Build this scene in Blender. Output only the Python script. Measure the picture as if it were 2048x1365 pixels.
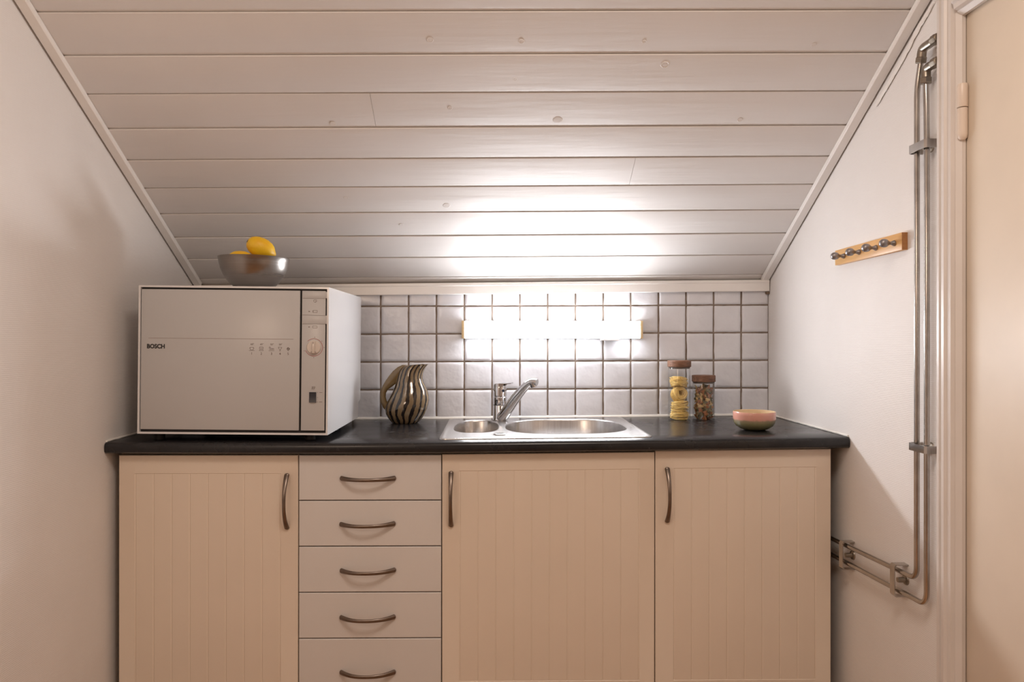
import bpy, bmesh, math, random
from mathutils import Vector, Matrix, noise
random.seed(7)
PI = math.pi
sc = bpy.context.scene
for o in list(bpy.data.objects):
    bpy.data.objects.remove(o)
col = sc.collection

# ------------------------------------------------------------------ camera
CX, CY, CZ, YAW, PIT, ROL = 1.04356, -2.03664, 1.17667, .01395, .00036, .0006
FPX, SX, SY = 1450.96, -17.854, -4.258
cam = bpy.data.cameras.new('camera')
camo = bpy.data.objects.new('camera', cam)
col.objects.link(camo)
cam.sensor_fit = 'HORIZONTAL'
cam.sensor_width = 36.0
cam.lens = FPX * 36.0 / 2048
cam.shift_x = -SX / 2048
cam.shift_y = SY / 2048
cam.clip_start = .05
camo.location = (CX, CY, CZ)
camo.rotation_euler = (PI / 2 + PIT, -ROL, -YAW)
sc.camera = camo

# ------------------------------------------------------------------ world, lights, exposure
w = bpy.data.worlds.new('world')
sc.world = w
w.use_nodes = True
w.node_tree.nodes['Background'].inputs[0].default_value = (1, .86, .74, 1)
w.node_tree.nodes['Background'].inputs[1].default_value = .02
sc.view_settings.view_transform = 'Standard'
sc.view_settings.look = 'None'
sc.view_settings.gamma = 1
sc.view_settings.use_curve_mapping = False
sc.view_settings.exposure = 0.0
WARM = (1.0, .77, .60)


def light(name, kind, loc, power, color, size=.1, rot=(0, 0, 0)):
    l = bpy.data.lights.new(name, kind)
    l.energy = power
    l.color = color
    if kind == 'AREA':
        l.shape = 'DISK'
        l.size = size
    else:
        l.shadow_soft_size = size
    o = bpy.data.objects.new(name, l)
    col.objects.link(o)
    o.location = loc
    o.rotation_euler = rot
    return o


light('shaded_room_lamp', 'POINT', (.22, -1.95, 1.56), 13.6, WARM, .17)
light('ceiling_fill_light', 'AREA', (1.25, -1.45, 2.37), 16.5, (1.0, .86, .75), .55)  # added soft fill under the unseen flat ceiling, lifts the side walls
LAMP_STRENGTH = 70.0
LAMP_EDGE = 34.0

# ------------------------------------------------------------------ material helpers


class NT:
    def __init__(self, name):
        self.m = bpy.data.materials.new(name)
        self.m.use_nodes = True
        self.t = self.m.node_tree
        self.b = self.t.nodes['Principled BSDF']
        self.out = self.t.nodes['Material Output']

    def n(self, kind, **kw):
        nd = self.t.nodes.new(kind)
        for k, v in kw.items():
            if k.startswith('_'):
                setattr(nd, k[1:], v)
            else:
                nd.inputs[k.replace('__', ' ')].default_value = v
        return nd

    def l(self, a, b):
        self.t.links.new(a, b)

    def coords(self, scale=(1, 1, 1), kind='Object', rot=(0, 0, 0)):
        tc = self.n('ShaderNodeTexCoord')
        mp = self.n('ShaderNodeMapping')
        mp.inputs['Scale'].default_value = scale
        mp.inputs['Rotation'].default_value = rot
        self.l(tc.outputs[kind], mp.inputs['Vector'])
        return mp.outputs['Vector']

    def noise(self, vec, scale, detail=3, rough=.5):
        nd = self.n('ShaderNodeTexNoise')
        nd.inputs['Scale'].default_value = scale
        nd.inputs['Detail'].default_value = detail
        nd.inputs['Roughness'].default_value = rough
        self.l(vec, nd.inputs['Vector'])
        return nd.outputs['Fac']

    def ramp(self, fac, stops, interp='LINEAR'):
        r = self.n('ShaderNodeValToRGB')
        r.color_ramp.interpolation = interp
        e = r.color_ramp.elements
        while len(e) < len(stops):
            e.new(.5)
        for el, (p, c) in zip(e, stops):
            el.position = p
            el.color = (c[0], c[1], c[2], 1)
        self.l(fac, r.inputs['Fac'])
        return r.outputs['Color']

    def math(self, op, a, b=None, val=None):
        nd = self.n('ShaderNodeMath', _operation=op)
        self.l(a, nd.inputs[0])
        if b is not None:
            self.l(b, nd.inputs[1])
        elif val is not None:
            nd.inputs[1].default_value = val
        return nd.outputs[0]

    def bump(self, h, strength=.3, dist=.002, normal=None):
        b = self.n('ShaderNodeBump')
        b.inputs['Strength'].default_value = strength
        b.inputs['Distance'].default_value = dist
        self.l(h, b.inputs['Height'])
        if normal is not None:
            self.l(normal, b.inputs['Normal'])
        self.l(b.outputs['Normal'], self.b.inputs['Normal'])
        return b.outputs['Normal']


def pbr(name, color, rough=.5, metal=0, spec=.5, coat=0, mottled=.04, scale=6):
    """plain procedural finish: base colour with a slight mottling"""
    k = NT(name)
    k.b.inputs['Roughness'].default_value = rough
    k.b.inputs['Metallic'].default_value = metal
    k.b.inputs['Specular IOR Level'].default_value = spec
    k.b.inputs['Coat Weight'].default_value = coat
    v = k.coords()
    f = k.noise(v, scale, 3)
    a = tuple(c * (1 - mottled) for c in color)
    b = tuple(min(1, c * (1 + mottled)) for c in color)
    k.l(k.ramp(f, [(.3, a), (.7, b)]), k.b.inputs['Base Color'])
    return k


def srgb(r, g, b):
    f = lambda c: c / 255 / 12.92 if c / 255 <= .04045 else ((c / 255 + .055) / 1.055) ** 2.4
    return (f(r), f(g), f(b))


M = {}


def mat(key):
    return M[key].m


# wall covering: white-painted woven wallpaper
k = NT('woven_wallpaper')
v = k.coords((1, 22, 1))
v2 = k.coords((1, 1, 1))
f = k.noise(v2, 5, 3)
k.l(k.ramp(f, [(.3, (.79, .755, .73)), (.7, (.825, .79, .765))]), k.b.inputs['Base Color'])
k.b.inputs['Roughness'].default_value = .55
wv = k.n('ShaderNodeTexWave', _wave_type='BANDS', _bands_direction='Z')
wv.inputs['Scale'].default_value = 70
wv.inputs['Distortion'].default_value = 2.2
wv.inputs['Detail'].default_value = 1.5
wv.inputs['Detail Scale'].default_value = 3
k.l(v2, wv.inputs['Vector'])
vs = k.coords((40, 55, 420))
n1 = k.noise(vs, 1, 2)
mul = k.math('MULTIPLY', wv.outputs['Fac'], n1)
k.bump(mul, .22, .0016)
M['wall'] = k

# painted roof boards
k = NT('white_painted_boards')
v = k.coords((1.6, 14, 14))
g = k.noise(v, 7, 4, .6)
v2 = k.coords()
f = k.noise(v2, 3, 3)
k.l(k.ramp(f, [(.3, (.745, .71, .685)), (.7, (.785, .75, .725))]), k.b.inputs['Base Color'])
k.b.inputs['Roughness'].default_value = .5
vv = k.coords((.8, 9, 9))
w2 = k.noise(vv, 1.4, 3)
nb = k.bump(w2, .5, .008)
k.bump(g, .35, .0012, nb)
M['board'] = k

M['trim'] = pbr('white_gloss_trim', (.86, .83, .80), .33)
M['caulk'] = pbr('white_sealant', (.80, .77, .72), .5)
M['ceilflat'] = pbr('white_ceiling_paint', (.78, .74, .70), .7)
M['backwall'] = pbr('plain_room_paint', (.72, .67, .62), .7)
M['casing'] = pbr('casing_paint', (.70, .645, .605), .36)
M['doorpaint'] = pbr('cream_door_paint', (.74, .63, .51), .47)
M['rawwood'] = pbr('raw_wood', (.19, .13, .085), .8)

k = NT('oak_floor_boards')
v = k.coords((1, 7, 1))
g = k.noise(v, 5, 5)
k.l(k.ramp(g, [(.3, (.34, .17, .075)), (.7, (.50, .28, .13))]), k.b.inputs['Base Color'])
k.b.inputs['Roughness'].default_value = .4
M['floor'] = k

# tiles / grout
k = NT('white_glazed_tile')
v = k.coords()
f = k.noise(v, 9, 3)
k.l(k.ramp(f, [(.3, (.675, .675, .71)), (.7, (.75, .75, .785))]), k.b.inputs['Base Color'])
k.b.inputs['Roughness'].default_value = .22
fb = k.noise(v, 34, 2)
k.bump(fb, .55, .0042)
M['tile'] = k
k = NT('brown_grout')
v = k.coords()
f = k.noise(v, 60, 4)
k.l(k.ramp(f, [(.3, (.205, .155, .12)), (.7, (.28, .22, .175))]), k.b.inputs['Base Color'])
k.b.inputs['Roughness'].default_value = .9
M['grout'] = k

# worktop: black laminate with faint worn marks
k = NT('black_laminate')
v = k.coords()
f = k.noise(v, 14, 5, .65)
k.l(k.ramp(f, [(.35, (.011, .0105, .012)), (.75, (.018, .017, .0185))]), k.b.inputs['Base Color'])
f2 = k.noise(v, 7, 4, .6)
k.l(k.ramp(f2, [(.3, (.21,) * 3), (.7, (.30,) * 3)]), k.b.inputs['Roughness'])
k.b.inputs['IOR'].default_value = 1.45
f3 = k.noise(v, 900, 2)
k.bump(f3, .08, .0005)
M['worktop'] = k

M['creamdoor'] = pbr('cream_foil_front', (.75, .64, .53), .42, mottled=.015)
M['drawer'] = pbr('offwhite_foil_front', (.67, .63, .60), .42, mottled=.015)
M['carcass'] = pbr('carcass_board', (.34, .26, .19), .6)  # board colour darkened to put shade into the gaps beside the cabinets
M['handle'] = pbr('antique_nickel', (.23, .185, .155), .32, 1, mottled=.12, scale=30)
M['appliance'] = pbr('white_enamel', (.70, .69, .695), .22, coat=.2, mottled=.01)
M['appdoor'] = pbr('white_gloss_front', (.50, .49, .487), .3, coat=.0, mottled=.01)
M['gap'] = pbr('black_gasket', (.012, .009, .008), .6)
M['ink'] = pbr('black_print', (.012, .011, .012), .5)
M['inkgrey'] = pbr('grey_print', (.16, .12, .10), .5)
M['crease'] = pbr('grey_crease', (.33, .27, .24), .5)
M['red'] = pbr('red_print', (.36, .07, .05), .5)
M['rocker'] = pbr('black_rocker', (.02, .02, .028), .3)
M['knob'] = pbr('clear_beige_knob', (.62, .55, .49), .18, coat=.5)

# brushed steel
k = NT('brushed_steel')
v = k.coords((1, 1, 60))
f = k.noise(v, 3, 2)
k.l(k.ramp(f, [(.3, (.30, .275, .255)), (.7, (.335, .31, .29))]), k.b.inputs['Base Color'])
k.b.inputs['Metallic'].default_value = 1
k.l(k.ramp(f, [(.3, (.27,) * 3), (.7, (.31,) * 3)]), k.b.inputs['Roughness'])
k.b.inputs['Anisotropic'].default_value = .3
M['steelbowl'] = k
k = NT('sink_steel')
v = k.coords((60, 2, 2))
f = k.noise(v, 3, 4)
k.l(k.ramp(f, [(.3, (.50, .485, .475)), (.7, (.60, .585, .575))]), k.b.inputs['Base Color'])
k.b.inputs['Metallic'].default_value = 1
k.b.inputs['Roughness'].default_value = .27
M['sink'] = k
M['chrome'] = pbr('chrome', (.62, .61, .615), .07, 1, mottled=.02)
M['dullchrome'] = pbr('tarnished_chrome', (.50, .47, .44), .2, 1, mottled=.15, scale=20)
M['fitting'] = pbr('tarnished_brass_nickel', (.36, .315, .26), .3, 1, mottled=.25, scale=40)
M['iron'] = pbr('cast_pewter', (.30, .28, .28), .42, .9, mottled=.1, scale=60)
M['blue'] = pbr('blue_dot', (.02, .03, .06), .3)
M['hingepaint'] = pbr('painted_hinge', (.74, .62, .52), .35)

# lamp
k = NT('lit_diffuser')
k.b.inputs['Base Color'].default_value = (.9, .9, .9, 1)
k.b.inputs['Emission Color'].default_value = (.94, .96, 1.0, 1)
k.b.inputs['Emission Strength'].default_value = LAMP_STRENGTH
M['diffuser'] = k
k = NT('dim_diffuser_edge')
k.b.inputs['Base Color'].default_value = (.9, .9, .9, 1)
k.b.inputs['Emission Color'].default_value = (.94, .96, 1.0, 1)
k.b.inputs['Emission Strength'].default_value = LAMP_EDGE
M['diffuseredge'] = k
M['lampcap'] = pbr('yellowed_plastic', (.80, .62, .36), .4)
M['lampbody'] = pbr('white_plastic', (.82, .80, .78), .35)

# wood finishes
def wood(name, a, b, scale=(4, 60, 60), rough=.45):
    k = NT(name)
    v = k.coords(scale)
    f = k.noise(v, 1.3, 5, .6)
    k.l(k.ramp(f, [(.3, a), (.7, b)]), k.b.inputs['Base Color'])
    k.b.inputs['Roughness'].default_value = rough
    M_ = k
    return M_


M['pine'] = wood('varnished_pine', (.68, .37, .125), (.80, .48, .20), (70, 5, 70), .35)
M['pineend'] = wood('pine_end_grain', (.30, .125, .035), (.40, .18, .06), (80, 80, 80), .5)
M['acacia'] = wood('acacia_lid', (.10, .042, .022), (.25, .12, .068), (18, 90, 90), .45)

# lemon
k = NT('lemon_peel')
v = k.coords()
f = k.noise(v, 25, 3)
k.l(k.ramp(f, [(.3, (.86, .46, .01)), (.7, (.93, .60, .02))]), k.b.inputs['Base Color'])
k.b.inputs['Roughness'].default_value = .42
fb = k.noise(v, 260, 2)
k.bump(fb, .35, .0012)
M['lemon'] = k
M['stem'] = pbr('lemon_stem', (.10, .06, .02), .8)

# jug glaze with painted stripes following the shape (UV: u round the jug, v height)
k = NT('striped_glaze')
uv = k.n('ShaderNodeTexCoord')
mp = k.n('ShaderNodeMapping')
mp.inputs['Scale'].default_value = (1, .5, 1)
k.l(uv.outputs['UV'], mp.inputs['Vector'])
nz = k.noise(mp.outputs['Vector'], 9, 3)
sep = k.n('ShaderNodeSeparateXYZ')
k.l(uv.outputs['UV'], sep.inputs[0])
off = k.math('MULTIPLY', nz, val=.055)
u2 = k.math('ADD', sep.outputs[0], off)
u3 = k.math('MULTIPLY', u2, val=2 * PI * 17)
sn = k.math('SINE', u3)
nz2 = k.noise(mp.outputs['Vector'], 30, 3)
nz2m = k.math('MULTIPLY', nz2, val=.9)
tot = k.math('ADD', sn, nz2m)
stripe = k.ramp(tot, [(.0, (0, 0, 0)), (.66, (0, 0, 0)), (.82, (1, 1, 1))])
vtan = k.coords((1, 1, 1))
ft = k.noise(vtan, 22, 4)
tan = k.ramp(ft, [(.3, (.155, .098, .042)), (.55, (.21, .145, .080)), (.75, (.19, .14, .080))])
mx = k.n('ShaderNodeMixRGB')
k.l(stripe, mx.inputs[0])
k.l(tan, mx.inputs[1])
mx.inputs[2].default_value = (.012, .008, .007, 1)
k.l(mx.outputs[0], k.b.inputs['Base Color'])
k.b.inputs['Roughness'].default_value = .1
k.b.inputs['Coat Weight'].default_value = .4
M['jug'] = k
k = NT('tan_glaze')
v = k.coords()
f = k.noise(v, 25, 4)
k.l(k.ramp(f, [(.3, (.125, .072, .021)), (.7, (.19, .125, .055))]), k.b.inputs['Base Color'])
k.b.inputs['Roughness'].default_value = .1
k.b.inputs['Coat Weight'].default_value = .4
M['jughandle'] = k

# pink and green stoneware (bands of glaze by height)
k = NT('pink_green_glaze')
tc = k.n('ShaderNodeTexCoord')
sep = k.n('ShaderNodeSeparateXYZ')
k.l(tc.outputs['Object'], sep.inputs[0])
nz = k.noise(tc.outputs['Object'], 60, 4)
nzm = k.math('MULTIPLY', nz, val=.012)
zz = k.math('ADD', sep.outputs[2], nzm)
zz = k.math('MULTIPLY', zz, val=10)
cr = k.ramp(zz, [(.0, (.16, .135, .06)), (.27, (.22, .20, .10)), (.36, (.30, .235, .145)), (.40, (.62, .30, .23)), (.60, (.66, .33, .26)), (.64, (.66, .40, .27))])
sp = k.noise(tc.outputs['Object'], 330, 2)
spk = k.ramp(sp, [(.0, (0, 0, 0)), (.70, (0, 0, 0)), (.76, (1, 1, 1))])
mx = k.n('ShaderNodeMixRGB')
k.l(spk, mx.inputs[0])
k.l(cr, mx.inputs[1])
mx.inputs[2].default_value = (.12, .06, .035, 1)
k.l(mx.outputs[0], k.b.inputs['Base Color'])
k.b.inputs['Roughness'].default_value = .18
M['stoneware'] = k
M['stonein'] = pbr('cream_glaze', (.66, .50, .32), .15)

# clear glass (thin walled: transparent with fresnel reflections)
k = NT('clear_glass')
tr = k.n('ShaderNodeBsdfTransparent')
tr.inputs[0].default_value = (.985, .988, .986, 1)
gl = k.n('ShaderNodeBsdfGlossy')
gl.inputs['Roughness'].default_value = .02
fr = k.n('ShaderNodeLayerWeight')
fr.inputs['Blend'].default_value = .5
p5 = k.math('POWER', fr.outputs['Facing'], val=4.5)
p6 = k.math('MULTIPLY', p5, val=.75)
p7 = k.math('ADD', p6, val=.03)
nzc = k.noise(k.coords(), 4, 2)
lo = k.math('MULTIPLY', nzc, val=.02)
ad = k.math('ADD', p7, lo)
mixs = k.n('ShaderNodeMixShader')
k.l(ad, mixs.inputs[0])
k.l(tr.outputs[0], mixs.inputs[1])
k.l(gl.outputs[0], mixs.inputs[2])
k.l(mixs.outputs[0], k.out.inputs['Surface'])
M['glass'] = k
M['seal'] = pbr('dark_seal', (.10, .075, .06), .4)
M['pastay'] = pbr('egg_pasta', (.93, .66, .22), .5, mottled=.1, scale=120)
M['pastag'] = pbr('spinach_pasta', (.15, .125, .06), .55, mottled=.15, scale=120)
M['pastar'] = pbr('tomato_pasta', (.30, .11, .035), .55, mottled=.15, scale=120)
M['pastac'] = pbr('plain_pasta', (.60, .42, .19), .55, mottled=.1, scale=120)

# ------------------------------------------------------------------ mesh helpers


def link(name, bm, m, parent=None, smooth=35):
    me = bpy.data.meshes.new(name)
    bmesh.ops.recalc_face_normals(bm, faces=bm.faces)
    bm.to_mesh(me)
    bm.free()
    if smooth:
        for p in me.polygons:
            p.use_smooth = True
        me.set_sharp_from_angle(angle=math.radians(smooth))
    ms = m if isinstance(m, (list, tuple)) else [m]
    for x in ms:
        me.materials.append(mat(x))
    o = bpy.data.objects.new(name, me)
    col.objects.link(o)
    if parent is not None:
        o.parent = parent
    return o


def tag(o, label, cat, group=None):
    o['label'] = label
    o['category'] = cat
    if group:
        o['group'] = group
    return o


def thing(name, label, cat, loc=(0, 0, 0), rot=(0, 0, 0), group=None):
    o = bpy.data.objects.new(name, None)
    o.empty_display_size = .05
    col.objects.link(o)
    o.location = loc
    o.rotation_euler = rot
    return tag(o, label, cat, group)


def struct(name, bm, m, parent=None, label=None, smooth=35):
    o = link(name, bm, m, parent, smooth)
    if parent is None:
        o['kind'] = 'structure'
        if label:
            o['label'] = label
    return o


def box(bm, x0, x1, y0, y1, z0, z1, bev=0, seg=2, mi=0):
    vs = [bm.verts.new((x, y, z)) for x in (x0, x1) for y in (y0, y1) for z in (z0, z1)]
    q = [(0, 1, 3, 2), (4, 6, 7, 5), (0, 4, 5, 1), (2, 3, 7, 6), (0, 2, 6, 4), (1, 5, 7, 3)]
    fs = [bm.faces.new([vs[i] for i in f]) for f in q]
    for f in fs:
        f.material_index = mi
    if bev:
        es = list({e for f in fs for e in f.edges})
        r = bmesh.ops.bevel(bm, geom=es, offset=bev, segments=seg, profile=.5, affect='EDGES')
        for f in r['faces']:
            f.material_index = mi
    return vs


def prism(bm, poly, axis, a0, a1, shear=None):
    """extrude a 2-D polygon along an axis; poly in the other two axes in xyz order"""
    def mk(p, a):
        if axis == 'x':
            return (a, p[0], p[1])
        if axis == 'y':
            return (p[0], a, p[1])
        return (p[0], p[1], a)
    A = [bm.verts.new(mk(p, a0)) for p in poly]
    B = [bm.verts.new(mk(p, a1)) for p in poly]
    n = len(poly)
    for i in range(n):
        bm.faces.new((A[i], A[(i + 1) % n], B[(i + 1) % n], B[i]))
    bm.faces.new(A)
    bm.faces.new(B[::-1])
    return A + B


def lathe(bm, prof, seg=48, c=(0, 0, 0), axis='z'):
    def mk(r, z, a):
        x, y = r * math.cos(a), r * math.sin(a)
        p = {'z': (x, y, z), 'y': (x, z, y), 'x': (z, x, y)}[axis]
        return (p[0] + c[0], p[1] + c[1], p[2] + c[2])
    rings = []
    for r, z in prof:
        if r < 1e-7:
            rings.append([bm.verts.new(mk(0, z, 0))])
        else:
            rings.append([bm.verts.new(mk(r, z, 2 * PI * i / seg)) for i in range(seg)])
    for a, b in zip(rings, rings[1:]):
        for i in range(seg):
            j = (i + 1) % seg
            if len(a) == 1 and len(b) == 1:
                continue
            if len(a) == 1:
                bm.faces.new((a[0], b[j], b[i]))
            elif len(b) == 1:
                bm.faces.new((a[i], a[j], b[0]))
            else:
                bm.faces.new((a[i], a[j], b[j], b[i]))
    return rings


def tube(bm, pts, rad, seg=12, caps=True, flat=None):
    """sweep a circle (or ellipse rad=(a,b), a along 'flat' direction) along points"""
    pts = [Vector(p) for p in pts]
    n = len(pts)
    if not isinstance(rad, list):
        rad = [rad] * n
    up = None
    rings = []
    for i in range(n):
        t = (pts[min(i + 1, n - 1)] - pts[max(i - 1, 0)]).normalized()
        if flat is not None:
            u = Vector(flat)
            u = (u - t * u.dot(t)).normalized()
        else:
            if up is None:
                up = Vector((0, 0, 1)) if abs(t.z) < .9 else Vector((1, 0, 0))
            u = (up - t * up.dot(t)).normalized()
            up = u
        v = t.cross(u)
        r = rad[i]
        a, b = (r, r) if not isinstance(r, tuple) else r
        rings.append([bm.verts.new(pts[i] + u * (a * math.cos(2 * PI * k / seg)) + v * (b * math.sin(2 * PI * k / seg))) for k in range(seg)])
    for A, B in zip(rings, rings[1:]):
        for k in range(seg):
            j = (k + 1) % seg
            bm.faces.new((A[k], A[j], B[j], B[k]))
    if caps:
        bm.faces.new(rings[0][::-1])
        bm.faces.new(rings[-1])
    return rings


def bend(pts, radius, n=6):
    """round the corners of a polyline"""
    pts = [Vector(p) for p in pts]
    out = [pts[0]]
    for a, b, c in zip(pts, pts[1:], pts[2:]):
        d1, d2 = (a - b), (c - b)
        r1 = min(radius, d1.length * .49)
        r2 = min(radius, d2.length * .49)
        p, q = b + d1.normalized() * r1, b + d2.normalized() * r2
        for i in range(n + 1):
            t = i / n
            out.append((1 - t) ** 2 * p + 2 * t * (1 - t) * b + t * t * q)
    out.append(pts[-1])
    return out


def shade_xform(bm, fn):
    for v in bm.verts:
        v.co = fn(v.co)


def interp(tab, x):
    if x <= tab[0][0]:
        return tab[0][1]
    for (a, p), (b, q) in zip(tab, tab[1:]):
        if x <= b:
            return p + (q - p) * (x - a) / (b - a)
    return tab[-1][1]


XL, XR, YB = -.0245, 2.0395, .575
ALPHA, TROOF, SLOPE = .52512, 1.38093, .0097
TA, CA, SA = math.tan(ALPHA), math.cos(ALPHA), math.sin(ALPHA)
ZC_TAB = [(-.03, .8915), (.3, .8895), (.6, .8890), (.9, .8902), (1.45, .8955), (2.04, .9032)]


def zc(x):
    return interp(ZC_TAB, x)


# ------------------------------------------------------------------ setting
bm = bmesh.new()
box(bm, -2.3, 2.3, -4.1, .8, -.06, 0)
struct('floor', bm, 'floor')
bm = bmesh.new()
box(bm, XL - .12, XL, -1.9, .8, 0, 2.42)
struct('wall_left', bm, 'wall')
bm = bmesh.new()
DY0, DY1, DZ = -.507, -1.36, 1.872
box(bm, XR, XR + .12, DY0, .8, 0, 2.42)
box(bm, XR, XR + .12, DY1, DY0, DZ, 2.42)
box(bm, XR, XR + .12, -4.1, DY1, 0, 2.42)
struct('wall_right', bm, 'wall')
bm = bmesh.new()
box(bm, -2.3, XR, -4.1, -4.0, 0, 2.42)
struct('wall_front', bm, 'backwall')
bm = bmesh.new()
box(bm, -2.3, -2.2, -4.0, -1.9, 0, 2.42)
box(bm, -2.3, XL - .12, -1.9, -1.8, 0, 2.42)
struct('wall_side', bm, 'backwall')
bm = bmesh.new()
box(bm, -2.3, 2.2, -4.1, -1.17, 2.40, 2.46)
struct('ceiling_flat', bm, 'ceilflat').name = 'ceiling_2'

# tiled back wall
bm = bmesh.new()
box(bm, XL, XR, YB, YB + .1, 0, 1.5)
wb = struct('wall_back', bm, 'grout')
bm = bmesh.new()
NU = 10
for kx in range(-7, 14):
    for kz in range(-1, 4):
        x0, x1 = .6406 + .1 * kx + .0026, .6406 + .1 * (kx + 1) - .0026
        z0, z1 = .9944 + .1 * kz + .0025, .9944 + .1 * (kz + 1) - .0025
        x0 = max(x0, XL + .001)
        x1 = min(x1, XR - .001)
        if kz == 3:
            z1 = 1.352
        if kz == -1:
            z0 = .886
        if x1 - x0 < .01:
            continue
        seed = Vector((kx * 3.1, kz * 7.7, 0))
        tilt = (random.uniform(-.012, .012), random.uniform(-.012, .012))
        g = []
        for i in range(NU + 1):
            row = []
            for j in range(NU + 1):
                # denser spacing near the edges
                e = lambda t: .5 - .5 * math.cos(PI * t)
                a, b = e(i / NU), e(j / NU)
                x = x0 + (x1 - x0) * a
                z = z0 + (z1 - z0) * b
                dx = noise.noise(Vector((kx * 9.3 + (0 if a < .5 else 4), z * 38, 1.3))) * .0016
                dz = noise.noise(Vector((x * 38, kz * 5.9 + (0 if b < .5 else 4), 7.7))) * .0016
                if i in (0, NU):
                    x += dx
                if j in (0, NU):
                    z += dz
                d = min(x - x0, x1 - x, z - z0, z1 - z)
                edge = max(0, min(1, d / .0052))
                h = .0055 * math.sqrt(max(0, 1 - (1 - edge) ** 2))
                h += edge * (.0014 * noise.noise(Vector((x * 26, z * 26, kx + kz * 3.3))) + tilt[0] * (x - (x0 + x1) / 2) * .8 + tilt[1] * (z - (z0 + z1) / 2) * .8)
                z += .0047 * (x - .64)
                row.append(bm.verts.new((x, YB + .0005 - h, z)))
            g.append(row)
        for i in range(NU):
            for j in range(NU):
                bm.faces.new((g[i][j], g[i + 1][j], g[i + 1][j + 1], g[i][j + 1]))
struct('tile_facing', bm, 'tile', wb, smooth=80)


# sloped board ceiling
def roofpt(x, s, n):
    """s up the slope from the back wall, n above (+) or into the room (-)"""
    return Vector((x, YB - s * CA - n * SA * -1 * 0 + n * SA, TROOF + s * SA + n * CA + SLOPE * (x - 1)))


bm = bmesh.new()
PITCH, S0 = .1178, .150
edges = [S0 + PITCH * i for i in range(-2, 18)]
joints = {2 + 4: [.727], 2 + 3 - 0: []}
X0, X1 = XL, XR
board_i = 0
for a, b in zip(edges, edges[1:]):
    lo, hi = max(a, -.06), min(b, 2.04)
    if hi - lo < .02:
        continue
    cuts = [X0, X1]
    mid = (a + b) / 2
    if abs(mid - .80) < .03:
        cuts = [X0, .7265, X1]
    if abs(mid - .563) < .03:
        cuts = [X0, 1.452, X1]
    for ci, (xa, xb) in enumerate(zip(cuts, cuts[1:])):
        xa2 = xa + (.0004 if ci else 0)
        xb2 = xb - (.0004 if ci < len(cuts) - 2 else 0)
        sag = random.uniform(-.0006, .0006)
        prof = [(lo + .0022, .0075), (lo + .0018, .0032), (lo + .0105, 0), (hi - .0012, 0), (hi - .0002, .0012), (hi - .0002, .0075)]
        A = [bm.verts.new(roofpt(xa2, s, n + sag)) for s, n in prof]
        B = [bm.verts.new(roofpt(xb2, s, n + sag)) for s, n in prof]
        for i in range(len(prof) - 1):
            bm.faces.new((A[i], A[i + 1], B[i + 1], B[i]))
        bm.faces.new(A)
        bm.faces.new(B[::-1])
# backing behind the boards
P4 = [(-.1, .0076), (2.05, .0076), (2.05, .05), (-.1, .05)]
A = [bm.verts.new(roofpt(X0, s, n)) for s, n in P4]
B = [bm.verts.new(roofpt(X1, s, n)) for s, n in P4]
for i in range(4):
    bm.faces.new((A[i], A[(i + 1) % 4], B[(i + 1) % 4], B[i]))
bm.faces.new(A)
bm.faces.new(B[::-1])
# knots under the paint: low rings and domes
knots = [(1.47, .9446, .011, 1.6), (1.217, .7656, .012, .5), (.9, .4208, .011, .7), (1.111, 1.0126, .007, .8), (1.098, .9021, .006, .8), (.893, 1.0176, .008, .6), (1.406, 1.0114, .005, .8), (.93, .8089, .006, .6), (.613, .7554, .008, .5), (.596, .4583, .007, .5), (.75, .3277, .007, .5), (.939, .8841, .005, .6), (1.711, .7625, .007, .7), (.432, .6013, .006, .4), (1.55, .68, .006, .4), (.3, .93, .007, .4), (1.82, 1.0, .006, .4)]
for kx, ks, kr, kh in knots:
    rr = [(0, -.0003 * kh), (.35, -.0007 * kh), (.55, -.0002 * kh), (.8, -.0009 * kh), (1.0, .0002)]
    rings = []
    for q, (fr_, n) in enumerate(rr):
        if fr_ == 0:
            rings.append([bm.verts.new(roofpt(kx, ks, n))])
        else:
            rings.append([bm.verts.new(roofpt(kx + kr * fr_ * 1.15 * math.cos(t * PI / 8), ks + kr * fr_ * (1 + .12 * math.sin(3 * t)) * math.sin(t * PI / 8), n)) for t in range(16)])
    for A, B in zip(rings, rings[1:]):
        for t in range(16):
            u = (t + 1) % 16
            if len(A) == 1:
                bm.faces.new((A[0], B[t], B[u]))
            else:
                bm.faces.new((A[t], B[t], B[u], A[u]))
struct('ceiling', bm, 'board', smooth=30)


# trims along the roof
def roof_bar(xa, xb, sa, sb, n0, n1, name, label):
    bm = bmesh.new()
    e = .0025
    sec = [(xa, n0), (xa, n1 + e), (xa + e, n1), (xb - e, n1), (xb, n1 + e), (xb, n0)]
    A = [bm.verts.new(roofpt(x, sa, n)) for x, n in sec]
    B = [bm.verts.new(roofpt(x, sb, n)) for x, n in sec]
    k_ = len(sec)
    for i in range(k_):
        bm.faces.new((A[i], A[(i + 1) % k_], B[(i + 1) % k_], B[i]))
    bm.faces.new(A)
    bm.faces.new(B[::-1])
    return struct(name, bm, 'trim', label=label, smooth=20)


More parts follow.
